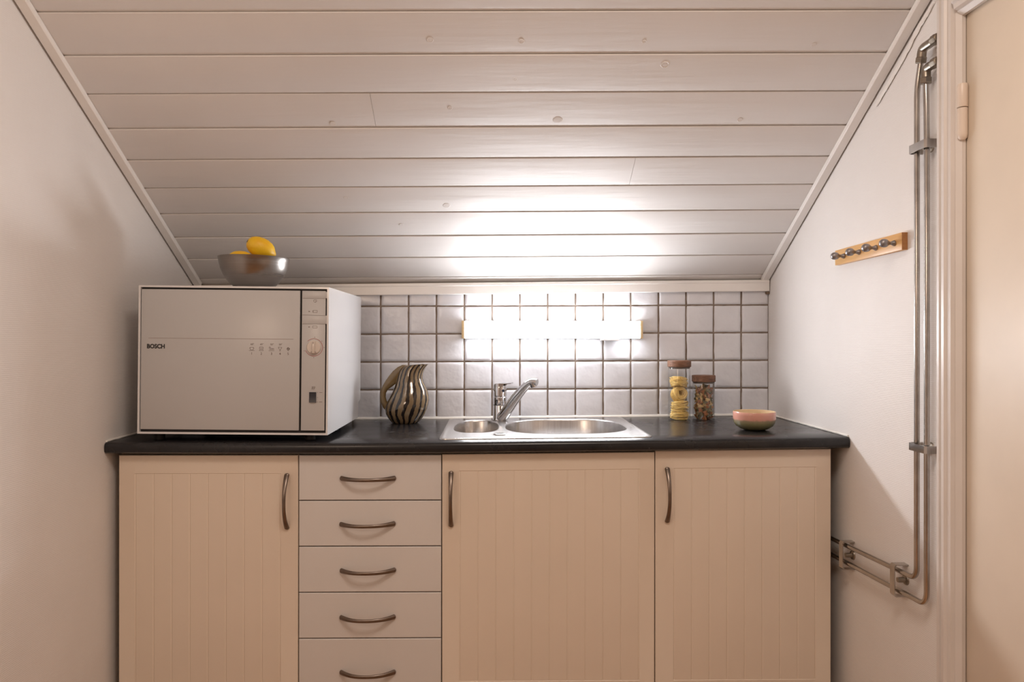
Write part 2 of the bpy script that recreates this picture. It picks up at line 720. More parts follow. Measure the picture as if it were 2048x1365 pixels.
roof_bar(XL + .004, XL + .031, .012, 2.0, -.0003, -.013, 'trim_1', 'white batten between sloped ceiling and left wall')
roof_bar(XR - .031, XR - .004, .012, 2.0, -.0003, -.013, 'trim_2', 'white batten between sloped ceiling and right wall')
bm = bmesh.new()
sec = [(YB - .006, 1.3385), (YB - .019, 1.3385), (YB - .021, 1.3405), (YB - .021, 1.368), (YB - .023, 1.3705), (YB - .023, 1.3775), (YB - .020, 1.380), (YB - .006, 1.380)]
vs = prism(bm, sec, 'x', XL + .002, XR - .004)
for v in bm.verts:
    v.co.z += .0118 * (v.co.x - 1) - .001
t3 = struct('trim_3', bm, 'trim', label='white moulding between tiles and sloped ceiling', smooth=20)
bm = bmesh.new()
box(bm, XR - .0125, XR - .001, YB - .016, YB - .006, 1.3395, 1.3485)
struct('offcut', bm, 'rawwood', t3)
# sealant beads round the worktop
bm = bmesh.new()
for xa, xb in [(XL + .001, .3), (.3, .6), (.6, .9), (.9, 1.45), (1.45, XR - .001)]:
    A = [bm.verts.new((xa, YB - y, zc(xa) + z)) for y, z in ((.002, .0005), (.0115, .0005), (.0095, .0055), (.002, .009))]
    B = [bm.verts.new((xb, YB - y, zc(xb) + z)) for y, z in ((.002, .0005), (.0115, .0005), (.0095, .0055), (.002, .009))]
    for i in range(4):
        bm.faces.new((A[i], A[(i + 1) % 4], B[(i + 1) % 4], B[i]))
    bm.faces.new(A)
    bm.faces.new(B[::-1])
for xs, sg in ((XL, 1), (XR, -1)):
    pts = []
    for i in range(31):
        y = -.020 + i * .582 / 30
        pts.append((xs + sg * .0015, y, zc(xs) + .0028 + .0012 * noise.noise(Vector((y * 40, xs, 0)))))
    tube(bm, pts, [(.0032 + .0012 * noise.noise(Vector((i * .9, xs, 3)))) for i in range(31)], 8)
struct('trim_4', bm, 'caulk', label='white sealant bead where the worktop meets the walls')
# torn wallpaper edge below the right-hand batten
bm = bmesh.new()
pp = [(-.4172, 1.9357), (-.3637, 1.9083), (-.3065, 1.8669), (-.2588, 1.8364), (-.2248, 1.8174), (-.1942, 1.800), (-.170, 1.7815)]
L = []
for (ya, za), (yb, zb) in zip(pp, pp[1:]):
    for q in range(6):
        L.append((ya + (yb - ya) * q / 6, za + (zb - za) * q / 6))
L.append(pp[-1])
pts = [(XR - .0035, y, z + .0025 * noise.noise(Vector((y * 60, 1, 2)))) for y, z in L]
nL = len(L)
rr = [((.0075 + .003 * noise.noise(Vector((i * .6, 5, 1)))) * min(1, .25 + i / 5) * min(1, .35 + (nL - 1 - i) / 5), .003) for i in range(nL)]
tube(bm, pts, rr, 8, flat=(0, .5, .87))
struct('trim_5', bm, 'trim', label='torn painted wallpaper edge under right-hand batten')

# door in the right wall
bm = bmesh.new()
box(bm, XR + .006, XR + .046, DY1 + .004, DY0 - .0035, .01, DZ - .004, .002)
door = struct('door_1', bm, 'doorpaint', label='cream painted door in right wall')


def casing_profile(yo, sgn):
    # (distance from the opening, x)
    base = [(-.008, XR + .004), (-.008, XR - .004), (.002, XR - .010), (.006, XR - .0125), (.010, XR - .0125), (.014, XR - .020), (.030, XR - .0215), (.036, XR - .0262), (.050, XR - .0262), (.0535, XR - .0225), (.0575, XR - .0225), (.060, XR - .0275), (.0715, XR - .0275), (.0735, XR - .0255), (.0735, XR + .0)]
    return [(x, yo + sgn * d * .62) for d, x in base]


bm = bmesh.new()
prism(bm, casing_profile(DY0 - .004, 1), 'z', 0, DZ + .075)
prism(bm, casing_profile(DY1 + .004, -1), 'z', 0, DZ + .075)
hp = [(x, DZ - .004 + (y - (DY0 - .004))) for x, y in casing_profile(DY0 - .004, 1)]
A = [bm.verts.new((x, DY0 - .006, z)) for x, z in hp]
B = [bm.verts.new((x, DY1 + .006, z)) for x, z in hp]
for i in range(len(hp)):
    j = (i + 1) % len(hp)
    bm.faces.new((A[i], A[j], B[j], B[i]))
bm.faces.new(A)
bm.faces.new(B[::-1])
struct('door_casing', bm, 'casing', door, smooth=25)
hx, hy = XR - .0035, -.5165
bm = bmesh.new()
lathe(bm, [(0, 1.6675), (.0098, 1.6675), (.0104, 1.669), (.0104, 1.7125), (.009, 1.717), (0, 1.718)], 24, (hx, hy, 0))
lathe(bm, [(0, 1.598), (.005, 1.5985), (.0088, 1.603), (.0098, 1.61), (.0098, 1.6655), (0, 1.6655)], 24, (hx, hy, 0))
struct('hinge', bm, 'hingepaint', door)

# ------------------------------------------------------------------ handles


def handle_mesh(bm):
    """bow handle along x, feet at y=0, bow towards -y"""
    N = 28
    pts, rad = [], []
    for i in range(N + 1):
        t = -1 + 2 * i / N
        y = -.030 * (1 - abs(t) ** 2.3) - .0035
        pts.append((t * .0735, y, 0))
        a = .0049 + .0023 * abs(t) ** 2.2
        rad.append((a, .0030 + .0012 * abs(t)))
    # rounded ends
    pre = [((-.0735 - .0052 * math.sin(q), -.0035 - .0002, 0), (.0071 * math.cos(q), .0042 * math.cos(q))) for q in (1.35, 1.0, .6, .3)]
    post = [((-p[0], p[1], p[2]), r) for p, r in reversed(pre)]
    pts = [p for p, r in pre] + pts + [p for p, r in post]
    rad = [r for p, r in pre] + rad + [r for p, r in post]
    tube(bm, pts, rad, 14, flat=(0, 0, 1))


bm = bmesh.new()
handle_mesh(bm)
H0 = link('handle', bm, 'handle', None, 60)
H_ME = H0.data
bpy.data.objects.remove(H0)


def add_handle(parent, x, z, vertical=False, tilt=0):
    o = bpy.data.objects.new('handle', H_ME)
    col.objects.link(o)
    o.parent = parent
    o.location = (x, 0, z)
    o.rotation_euler = (0, (PI / 2 if vertical else 0) + tilt, 0)
    o['label'] = 'dark nickel bow handle'
    return o


# ------------------------------------------------------------------ cabinets


def front_panel(bm, w, zb, ztl, ztr, grooves=(), gtop=.05, thick=.019):
    """cabinet front; face at y=0 looking to -y, x 0..w, grooved panel where asked"""
    gw = .0025
    cols = [(0, .0016), (.0016, 0)]
    g0 = g1 = None
    if grooves:
        g0, g1 = grooves[0], grooves[-1]
        for g_ in grooves:
            cols += [(g_ - gw, 0), (g_, 'g'), (g_ + gw, 0)]
    else:
        cols += [(w / 2, 0)]
    cols += [(w - .0016, 0), (w, .0016)]
    rows = [(0, .0016, False), (.0016, 0, False)]
    if grooves:
        rows += [(.06, 0, False), (.0612, 0, True), ('t', 0, True), ('t2', 0, False)]
    rows += [('e', 0, False), ('top', .0016, False)]
    grid = []
    for x, dy in cols:
        zt = ztl + (ztr - ztl) * x / w
        line = []
        for r, ry, ing in rows:
            z = {'t': zt - gtop - .0012, 't2': zt - gtop, 'e': zt - .0016, 'top': zt}.get(r) if isinstance(r, str) else zb + r
            y = max(ry, 0 if dy == 'g' else dy)
            if ing and g0 is not None and g0 - gw * 1.1 <= x <= g1 + gw * 1.1:
                y += .0007
                if dy == 'g':
                    y += .0015
            line.append(bm.verts.new((x, y, z)))
        grid.append(line)
    nc, nr = len(cols), len(rows)
    for i in range(nc - 1):
        for j in range(nr - 1):
            bm.faces.new((grid[i][j], grid[i + 1][j], grid[i + 1][j + 1], grid[i][j + 1]))
    loop = [grid[i][0] for i in range(nc)] + [grid[-1][j] for j in range(1, nr)] + [grid[i][-1] for i in range(nc - 2, -1, -1)] + [grid[0][j] for j in range(nr - 2, 0, -1)]
    back = [bm.verts.new((v.co.x, thick, v.co.z)) for v in loop]
    n = len(loop)
    for i in range(n):
        j = (i + 1) % n
        bm.faces.new((loop[i], loop[j], back[j], back[i]))
    bm.faces.new(back)


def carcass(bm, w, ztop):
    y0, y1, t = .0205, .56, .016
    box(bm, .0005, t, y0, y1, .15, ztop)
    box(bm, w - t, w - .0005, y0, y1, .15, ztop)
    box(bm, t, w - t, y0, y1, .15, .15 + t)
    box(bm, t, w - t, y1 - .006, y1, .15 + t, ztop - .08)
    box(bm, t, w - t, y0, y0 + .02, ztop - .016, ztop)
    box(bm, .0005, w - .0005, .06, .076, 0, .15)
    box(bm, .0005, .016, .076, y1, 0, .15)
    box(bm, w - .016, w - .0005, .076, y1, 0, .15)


ZB = .155
D = .0014   # half gap


def cabinet(x0, x1, ztl, ztr, grooves, hx_, hz, label, carc_top, gtop):
    w_ = x1 - x0
    t = thing('base_cabinet', label, 'cabinet', (x0, 0, 0))
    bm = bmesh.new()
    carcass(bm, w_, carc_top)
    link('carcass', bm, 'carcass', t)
    bm = bmesh.new()
    front_panel(bm, w_ - 2 * D, ZB, ztl, ztr, grooves, gtop)
    d = link('door', bm, 'creamdoor', t, 25)
    d.location = (D, 0, 0)
    add_handle(d, hx_ - D, hz, True)
    return t


GL = [.0455 + .0502 * i for i in range(9)]
cabinet(0, .5, .8520, .8520, GL, .4685, .723, 'cream grooved base cabinet against the left wall, handle at its right', .8565, .0505)
GM = [.050 + .0503 * i for i in range(11)]
cabinet(.9, 1.5, .8535, .8590, GM, .0265, .7285, 'widest cream grooved base cabinet, below the sink', .8560, .047)
GR = [.053 + .0500 * i for i in range(9)]
cabinet(1.5, 2.0, .8625, .8672, GR, .034, .7385, 'cream grooved base cabinet nearest the pipes, handle at its left', .8660, .050)

t = thing('drawer_unit', 'narrow off-white unit of five drawers between two cream cabinets', 'drawers', (.5, 0, 0))
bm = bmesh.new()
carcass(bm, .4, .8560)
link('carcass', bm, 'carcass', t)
zl = [.8532, .7243, .5957, .4668, .3378, .150]
for i in range(5):
    bm = bmesh.new()
    front_panel(bm, .4 - 2 * D, 0, zl[i] - zl[i + 1] - .003, zl[i] - zl[i + 1] - .003)
    f = link('drawer', bm, 'drawer', t, 25)
    f.location = (D, [0, .0006, 0, .0006, 0][i], zl[i + 1] + .0015)
    hz = [.7871, .6592, .5296, .3983, .2446][i] - zl[i + 1] - .0015
    add_handle(f, .1945 - D - [0, .0015, 0, .001, .0006][i], hz, False, [0, -.01, -.01, -.007, 0][i])

# ------------------------------------------------------------------ worktop
bm = bmesh.new()
TH = .0300
HX0, HX1, HY0, HY1 = .915, 1.478, .085, .512


def worktop_piece(xs, y0, y1, nose=False):
    if nose:
        sec = [(y1, -TH), (y0 + .006, -TH), (y0 + .001, -TH + .004), (y0, -TH + .009), (y0, -.009), (y0 + .0025, -.0035), (y0 + .008, 0), (y1, 0)]
    else:
        sec = [(y1, -TH), (y0, -TH), (y0, 0), (y1, 0)]
    prev = None
    for x in xs:
        cur = [bm.verts.new((x, y, zc(x) + z)) for y, z in sec]
        if prev:
            for i in range(len(sec)):
                j = (i + 1) % len(sec)
                bm.faces.new((prev[i], prev[j], cur[j], cur[i]))
        else:
            bm.faces.new(cur)
        prev = cur
    bm.faces.new(prev[::-1])


xa, xb = XL + .0015, XR - .0015
st = lambda a, b: [a] + [x for x in (.3, .6, .9, 1.2, 1.45, 1.75) if a + .01 < x < b - .01] + [b]
worktop_piece(st(xa, xb), -.030, HY0, True)
worktop_piece(st(xa, HX0), HY0, .5745)
worktop_piece(st(HX1, xb), HY0, .5745)
worktop_piece(st(HX0, HX1), HY1, .5745)
bmesh.ops.remove_doubles(bm, verts=bm.verts, dist=.00005)
tag(link('worktop', bm, 'worktop', None, 40), 'long black laminate worktop with rounded front edge', 'worktop')

# ------------------------------------------------------------------ sink
SXC, SYC = 1.195, .285
sl = math.atan((.8955 - .8902) / .55)
sink = thing('inset_sink', 'stainless steel inset sink with a small and a large bowl in the worktop', 'sink', (SXC, SYC, zc(SXC) + .0006), (0, -sl, 0))


def rrect(cx, cy, a, b, r, n=8):
    out = []
    for qx, qy, a0 in ((1, 1, 0), (-1, 1, PI / 2), (-1, -1, PI), (1, -1, 1.5 * PI)):
        for i in range(n + 1):
            t_ = a0 + i / n * PI / 2
            out.append((cx + qx * (a - r) + r * math.cos(t_), cy + qy * (b - r) + r * math.sin(t_)))
    return out


def superell(cx, cy, a, b, n, N=56):
    out = []
    for i in range(N):
        t_ = 2 * PI * i / N
        c_, s_ = math.cos(t_), math.sin(t_)
        out.append((cx + a * math.copysign(abs(c_) ** (2 / n), c_), cy + b * math.copysign(abs(s_) ** (2 / n), s_)))
    return out


bm = bmesh.new()
oa, ob = .3055, .2615
steps = [(0, .0001), (.0005, .0022), (.003, .0032), (.010, .0034), (.015, .0020), (.018, .0018)]
prev = None
for ins, z in steps:
    ring = [bm.verts.new((x, y, z)) for x, y in rrect(0, 0, oa - ins, ob - ins, .022 - ins * .3)]
    if prev:
        for i in range(len(ring)):
            j = (i + 1) % len(ring)
            bm.faces.new((prev[i], prev[j], ring[j], ring[i]))
    prev = ring
fill_edges = []
for i in range(len(prev)):
    fill_edges.append(bm.edges.get((prev[i], prev[(i + 1) % len(prev)])))
bowls = [(.990 - SXC, .325 - SYC + .003, .0745, .172, 2.8, .11), (1.2755 - SXC, .304 - SYC, .1945, .2000, 2.7, .15)]
for cx_, cy_, a, b, n_, dep in bowls:
    ring = [bm.verts.new((x, y, .0018)) for x, y in superell(cx_, cy_, a, b, n_)]
    for i in range(len(ring)):
        fill_edges.append(bm.edges.new((ring[i], ring[(i + 1) % len(ring)])))
bmesh.ops.triangle_fill(bm, use_beauty=True, use_dissolve=False, edges=fill_edges)
link('rim', bm, 'sink', sink, 40)
for (cx_, cy_, a, b, n_, dep), nm in zip(bowls, ('half_bowl', 'main_bowl')):
    bm = bmesh.new()
    prof = [(0, .0018), (.0015, .0008), (.003, -.003), (.005, -dep * .5), (.008, -dep + .03), (.014, -dep + .012), (.026, -dep + .003), (.045, -dep)]
    prev = None
    for ins, z in prof:
        ring = [bm.verts.new((x, y, z)) for x, y in superell(cx_, cy_, a - ins, b - ins, n_)]
        if prev:
            for i in range(len(ring)):
                j = (i + 1) % len(ring)
                bm.faces.new((prev[i], prev[j], ring[j], ring[i]))
        prev = ring
    bm.faces.new(prev)
    bo = link(nm, bm, 'sink', sink, 50)
    bm = bmesh.new()
    lathe(bm, [(0, -dep + .0015), (.012, -dep + .0012), (.02, -dep + .0035), (.03, -dep + .0035), (.034, -dep + .0005)], 28, (cx_, cy_, 0))
    link('drain', bm, 'chrome', bo)
bm = bmesh.new()
lathe(bm, [(0, .0062), (.012, .006), (.0165, .0048), (.0185, .0019)], 32, (1.0648 - SXC, .105 - SYC, 0))
for v in bm.verts:
    v.co.x = (1.0648 - SXC) + (v.co.x - (1.0648 - SXC)) * 1.15
link('drain_control', bm, 'chrome', sink, 50)

# ------------------------------------------------------------------ mixer tap
TX, TY = 1.0685, .487
tap = thing('mixer_tap', 'chrome single-lever mixer tap behind the sink bowls', 'tap', (TX, TY, zc(TX) + .003))
bm = bmesh.new()
lathe(bm, [(0, 0), (.0262, 0), (.0265, .003), (.0245, .008), (.0238, .052), (.0236, .0525)], 40)
lathe(bm, [(.0215, .0522), (.0215, .0545), (.0235, .0545), (.0238, .056), (.0236, .0795), (.022, .0815), (.0205, .083), (.022, .0845), (.0232, .086), (.0234, .118), (.0225, .1215)], 40)
link('body', bm, 'chrome', tap)
bm = bmesh.new()
lathe(bm, [(.0216, .0522), (.0232, .0526), (.0232, .0542), (.0216, .0546)], 40)
link('swivel_ring', bm, 'gap', tap)
# lever: dome cap and flat tongue
bm = bmesh.new()
ang = math.radians(-22)
dx, dy = math.cos(ang), math.sin(ang)
N = 14
secs = []
for i in range(N + 1):
    t_ = i / N
    s_ = -.0235 + t_ * .068
    if s_ < .020:
        hw = math.sqrt(max(0.00002, .0236 ** 2 - min(abs(s_), .0234) ** 2))
        hw = max(hw, .0165 if s_ > 0 else .002)
        zt = .1255 + .006 * min(1, (s_ + .0235) / .03)
        zb_ = .117
    else:
        hw = .0165 - (s_ - .020) * .19
        zt = .1315 + (s_ - .02) * .05
        zb_ = zt - .0055 + (s_ - .02) * .03
    secs.append((s_, hw, zb_, zt))
prev = None
for s_, hw, zb_, zt in secs:
    o_ = [(-hw, zb_), (-hw, zt - .0025), (-hw * .7, zt - .0004), (0, zt), (hw * .7, zt - .0004), (hw, zt - .0025), (hw, zb_)]
    ring = [bm.verts.new((dx * s_ - dy * q, dy * s_ + dx * q, z)) for q, z in o_]
    if prev:
        for i in range(len(ring)):
            j = (i + 1) % len(ring)
            bm.faces.new((prev[i], prev[j], ring[j], ring[i]))
    else:
        bm.faces.new(ring)
    prev = ring
bm.faces.new(prev[::-1])
link('lever', bm, 'chrome', tap, 40)
bm = bmesh.new()
lathe(bm, [(0, -.0012), (.0048, -.001), (.0052, .001)], 20, (.0105, -.0216, .1035), 'y')
link('temperature_mark', bm, 'blue', tap)
# spout
bm = bmesh.new()
sp_ = [(1.071, .481, .897), (1.0755, .470, .906), (1.0885, .458, .9265), (1.1045, .443, .9515), (1.119, .430, .974), (1.1335, .419, .9935), (1.145, .410, 1.0085), (1.1555, .402, 1.0205), (1.1645, .396, 1.0285), (1.1735, .390, 1.0325), (1.1835, .384, 1.0335), (1.1905, .380, 1.0325)]
rr = [(.017, .0185), (.0195, .0205), (.0195, .0195), (.0180, .0180), (.0166, .0168), (.0156, .0158), (.0146, .0148), (.0137, .0140), (.0128, .0132), (.0124, .0128), (.0122, .0126), (.0112, .0116)]
tube(bm, [(x - TX, y - TY, z - zc(TX) - .003) for x, y, z in sp_], rr, 20, flat=(.55, .4, .73))
so = link('spout', bm, 'chrome', tap, 60)
bm = bmesh.new()
lathe(bm, [(0, 0), (.0085, 0), (.0105, .001), (.0105, .0105), (.0115, .011), (.0115, .015), (0, .015)], 28)
ae = link('aerator', bm, 'chrome', so)
ae.location = (1.1805 - TX, .386 - TY, 1.0155 - zc(TX) - .003)
ae.rotation_euler = (0, -.30, 0)

# ------------------------------------------------------------------ light over the sink
lz = 1.2105
lamp = thing('wall_light', 'lit white strip light with yellowed ends on the tiled wall', 'lamp', (1.254, YB - .0062, lz))
bm = bmesh.new()
box(bm, -.3105, .3105, -.0265, 0, -.0305, .0305, .001)
link('back_plate', bm, 'lampbody', lamp)
bm = bmesh.new()
box(bm, -.3105, .3105, -.044, -.0267, -.0303, .0303, .003)
for f in bm.faces:
    f.material_index = 0 if f.calc_center_median().y < -.0405 else 1
link('diffuser', bm, ['diffuser', 'diffuseredge'], lamp)['label'] = 'glowing white plastic diffuser'
for s_ in (-1, 1):
    bm = bmesh.new()
    box(bm, min(s_ * .3107, s_ * .321), max(s_ * .3107, s_ * .321), -.0455, 0, -.0315, .0315, .002)
    link('end_cap', bm, 'lampcap', lamp)['label'] = 'yellowed plastic end cap'
bm = bmesh.new()
box(bm, .172, .236, -.0415, -.020, -.0385, -.0307, .001)
link('switch', bm, 'lampbody', lamp)

# ------------------------------------------------------------------ dishwasher
DWX, DWW, DWH, DWD = .0545, .5275, .4135, .495
dw = thing('dishwasher', 'white tabletop dishwasher standing on the worktop beside the left wall', 'dishwasher', (DWX, -.005, .9130), (0, math.radians(.55), 0))
bm = bmesh.new()
# outer shell as a ring of walls with a stepped back
lip = .0052
prof = [(0, 0), (DWD - .050, 0), (DWD - .036, .008), (DWD - .034, .052), (DWD - .004, .059), (DWD, .066), (DWD, DWH - .008), (DWD - .008, DWH), (0, DWH)]
inner = [(.012, lip), (.012, DWH - lip)]
A = [bm.verts.new((0, y, z)) for y, z in prof]
B = [bm.verts.new((DWW, y, z)) for y, z in prof]
n = len(prof)
for i in range(n - 1):
    bm.faces.new((A[i], A[i + 1], B[i + 1], B[i]))
bm.faces.new(A)
bm.faces.new(B[::-1])
# front lip and recess
fo = [A[0], B[0], B[-1], A[-1]]
fi = [bm.verts.new((x, 0, z)) for x, z in ((lip, lip), (DWW - lip, lip), (DWW - lip, DWH - lip), (lip, DWH - lip))]
fr_ = [bm.verts.new((v.co.x, .03, v.co.z)) for v in fi]
for i in range(4):
    j = (i + 1) % 4
    bm.faces.new((fo[i], fo[j], fi[j], fi[i]))
    bm.faces.new((fi[i], fi[j], fr_[j], fr_[i]))
bm.faces.new(fr_)
link('housing', bm, 'appliance', dw, 30)
bm = bmesh.new()
box(bm, lip + .0004, DWW - lip - .0004, .009, .0295, lip + .0004, DWH - lip - .0004)
link('gasket', bm, 'gap', dw)
DX0, DX1 = .0075, .4470
bm = bmesh.new()
z_crease = .2665
box(bm, DX0, DX1, .0005, .0088, .0125, DWH - .0105, .0012)
ddoor = link('door', bm, 'appdoor', dw)
CX0, CX1 = .4525, DWW - .0095
bm = bmesh.new()
box(bm, CX0, CX1, .0015, .0088, .0125, DWH - .0105, .001)
cp = link('control_panel', bm, 'appdoor', dw)


def strips(bm, segs, wd=.0006, y0=.0002, y1=.0007):
    for (xa, za), (xb_, zb2) in segs:
        d = Vector((xb_ - xa, 0, zb2 - za))
        if d.length < 1e-6:
            continue
        nrm = Vector((-d.z, 0, d.x)).normalized() * wd / 2
        q = [Vector((xa, 0, za)) + nrm, Vector((xb_, 0, zb2)) + nrm, Vector((xb_, 0, zb2)) - nrm, Vector((xa, 0, za)) - nrm]
        f = [bm.verts.new((p.x, y0, p.z)) for p in q]
        b_ = [bm.verts.new((p.x, y1, p.z)) for p in q]
        bm.faces.new(f)
        bm.faces.new(b_[::-1])
        for i in range(4):
            j = (i + 1) % 4
            bm.faces.new((f[i], f[j], b_[j], b_[i]))


def text(body, size, x, z, y, parent, m, name, bold=0, depth=.0002, align='CENTER', sx=1):
    cu = bpy.data.curves.new('t', 'FONT')
    cu.body = body
    cu.size = size
    cu.align_x = align
    cu.align_y = 'CENTER'
    cu.offset = bold
    cu.extrude = depth
    cu.resolution_u = 3
    o = bpy.data.objects.new('t', cu)
    col.objects.link(o)
    bpy.context.view_layer.update()
    me = bpy.data.meshes.new_from_object(o.evaluated_get(bpy.context.evaluated_depsgraph_get()))
    bpy.data.objects.remove(o)
    for v_ in me.vertices:
        px, py, pz = v_.co
        v_.co = (px * sx + x, y - pz, py + z)
    me.materials.clear()
    me.materials.append(mat(m))
    ob_ = bpy.data.objects.new(name, me)
    col.objects.link(ob_)
    ob_.parent = parent
    return ob_


bm = bmesh.new()
strips(bm, [((.0280, z_crease + .0), (.4300, z_crease + .0008))], .0011)
link('crease', bm, 'crease', ddoor)
text('BOSCH', .0165, .0490, .2432, .0002, ddoor, 'ink', 'brand_lettering', bold=.00062, sx=.93)['label'] = 'black brand lettering'


def icon(segs, cx_, cz_, bm, s=.001, wd=.0009):
    strips(bm, [((cx_ + a * s, cz_ + b * s), (cx_ + c * s, cz_ + d * s)) for (a, b, c, d) in segs], wd)


def circ(r, n=20, cx_=0, cz_=0, a0=0, a1=2 * PI):
    p = [(cx_ + r * math.cos(a0 + (a1 - a0) * i / n), cz_ + r * math.sin(a0 + (a1 - a0) * i / n)) for i in range(n + 1)]
    return [(a[0], a[1], b[0], b[1]) for a, b in zip(p, p[1:])]


ix = [.3145, .3410, .3695, .3930, .4155]
iz = .2395
pot = [(-5, 4, 5, 4), (-5, 4, -4, -3), (5, 4, 4, -3), (-4, -3, 4, -3), (-7, 1, -5, 2), (5, 2, 7, 1), (-8, -5, 8, -5)]
plates = [(-5, 5, 5, 5), (-5, 5, -5, 1), (5, 5, 5, 1), (-6, 1, 6, 1), (-5, -2, 5, -2), (-6, -5, 6, -5), (-5, -5, -5, -2), (5, -5, 5, -2)]
cups = [(-7, 5, -3, 5), (-7, 5, -6, 1), (-3, 5, -3, 1), (-6, 1, 0, 1), (0, 1, 0, -3), (0, 1, 6, 1), (6, 1, 6, -3), (3, 1, 3, -3), (-8, -5, 8, -5), (-6, -2, -1, -2)]
glass_i = [(-5, 5, 5, 5), (-5, 5, -3, 0), (5, 5, 3, 0), (-3, 0, 0, -1), (3, 0, 0, -1), (0, -1, 0, -5), (-3, -5, 3, -5)]
spray = [(-4, 1, 0, 5), (0, 5, 5, 1), (5, 1, 0, -5), (0, -5, -4, 1), (-2, 2, 3, 2), (-3, 0, 4, 0), (-1, -2, 2, -2), (-1, 4, -1, -1), (2, 3, 2, -2)]
bm = bmesh.new()
for segs, x in zip((pot, plates, cups, glass_i, spray), ix):
    icon(segs, x, iz, bm)
link('programme_icons', bm, 'inkgrey', ddoor)
for i, x in enumerate(ix):
    text(str(i + 1), .0095, x, iz - .0135, .0002, ddoor, 'inkgrey', 'programme_number')
for s_, x in zip(('65°', '65°', '55°', '50°'), ix):
    text(s_, .0072, x + .0015, iz + .0125, .0002, ddoor, 'inkgrey', 'temperature_lettering')
# control panel details (positions from the top of the appliance)
pz = lambda v_: DWH - (v_ - 573.5) / 712
px_ = lambda u_: CX0 + (u_ - 601) / 712
for va, vb in ((583, 595.5), (630, 646.5)):
    bm = bmesh.new()
    box(bm, px_(602.5), px_(651.5), .0010, .0025, pz(vb), pz(va), .0006)
    link('push_button', bm, 'appdoor', cp)
def mark(name, segs, wd, y0=.0010):
    bm = bmesh.new()
    strips(bm, segs, wd, y0, .0017)
    link(name, bm, 'inkgrey', cp)


mark('seam', [((px_(602), pz(629.2)), (px_(652), pz(630))), ((px_(651.8), pz(630)), (px_(651.8), pz(646.5)))], .0007)
mark('seam', [((px_(602), pz(647)), (px_(652), pz(647.2)))], .0006)
mark('seam', [((px_(602), pz(596.2)), (px_(652), pz(596.4)))], .0005)
# small pictograms beside the lights
for (u_, v_), segs in {(627, 601.5): [(-4, 3, 1, 4), (1, 4, 5, 3), (-4, 3, -4, -1), (-4, -1, 0, -4), (0, -4, 3, -2), (2, 2, 2, -3), (3, 0, 6, 0)], (627, 622): [(-6, 3, 6, 3), (-6, -3, 6, -3), (-6, 3, -6, -3), (6, 3, 6, -3), (-5.2, 2, -5.2, -2)], (627, 653): [(-6, 3, 6, 3), (-6, -3, 6, -3), (-6, 3, -6, -3), (6, 3, 6, -3)], (625, 774.5): [(-5, 3, 0, 4), (0, 4, -4, -3), (-4, -3, 3, -3), (1, 4, 5, 4), (5, 4, 2, -3), (-4, 0, 5, 1)]}.items():
    mark('pictogram', [((px_(u_) + a * .001, pz(v_) + b * .001), (px_(u_) + c * .001, pz(v_) + d * .001)) for a, b, c, d in segs], .0008, .0011)
for u_, v_ in ((615.5, 622), (615.5, 653)):
    mark('light_mark', [((px_(u_) - .002, pz(v_)), (px_(u_) + .002, pz(v_)))], .002)
for v_ in (783, 793, 802):
    mark('switch_mark', [((px_(633.5) - .0007, pz(v_)), (px_(633.5) + .0007, pz(v_)))], .0014)
for v_ in (783, 802):
    mark('switch_mark', [((px_(637), pz(v_)), (px_(643), pz(v_)))], .0011)
dcu, dcv = 625.3, 693.5
for a in (85, 38, 0, 200, 270):
    r_ = .0285
    cx_, cz_ = px_(dcu) + r_ * math.cos(math.radians(a)), pz(dcv) + r_ * math.sin(math.radians(a))
    mark('dial_mark', [((cx_, cz_ - .0014), (cx_, cz_ + .0014))], .0011)
bm = bmesh.new()
strips(bm, [((px_(dcu) + a, pz(dcv) + b), (px_(dcu) + c, pz(dcv) + d)) for a, b, c, d in circ(.0243, 40, a0=math.radians(200), a1=math.radians(495))], .0011, .0010, .0017)
link('dial_ring', bm, 'red', cp)
bm = bmesh.new()
lathe(bm, [(0, -.0035), (.0175, -.003), (.0195, -.0015), (.0205, .0014)], 40, (px_(dcu), 0, pz(dcv)), 'y')
box(bm, px_(dcu) - .0042, px_(dcu) + .0042, -.0075, -.0025, pz(dcv) - .0165, pz(dcv) + .0165, .002)
dial = link('dial', bm, 'knob', cp)
bm = bmesh.new()
strips(bm, [((px_(dcu), pz(dcv) + .010), (px_(dcu), pz(dcv) + .0155))], .0014, -.0082, -.0076)
link('pointer', bm, 'inkgrey', dial)
bm = bmesh.new()
w_ = [(0, -.004), (-.010, -.0165), (0, -.0185), (.010, -.0165)]
A = [bm.verts.new((px_(dcu) + a, -.0050, pz(dcv) + b)) for a, b in w_]
B = [bm.verts.new((px_(dcu) + a, -.0025, pz(dcv) + b)) for a, b in w_]
bm.faces.new(A)
bm.faces.new(B[::-1])
for i in range(4):
    bm.faces.new((A[i], A[(i + 1) % 4], B[(i + 1) % 4], B[i]))
link('dial_wedge', bm, 'crease', dial)
bm = bmesh.new()
A_ = [(px_(617.3), .0016), (px_(631), .0016)]
prism(bm, [(.003, pz(803)), (-.0025, pz(803)), (-.0004, pz(792.5)), (-.0008, pz(782.5)), (.003, pz(782.5))], 'x', px_(617.3), px_(631))
link('rocker_switch', bm, 'rocker', cp)
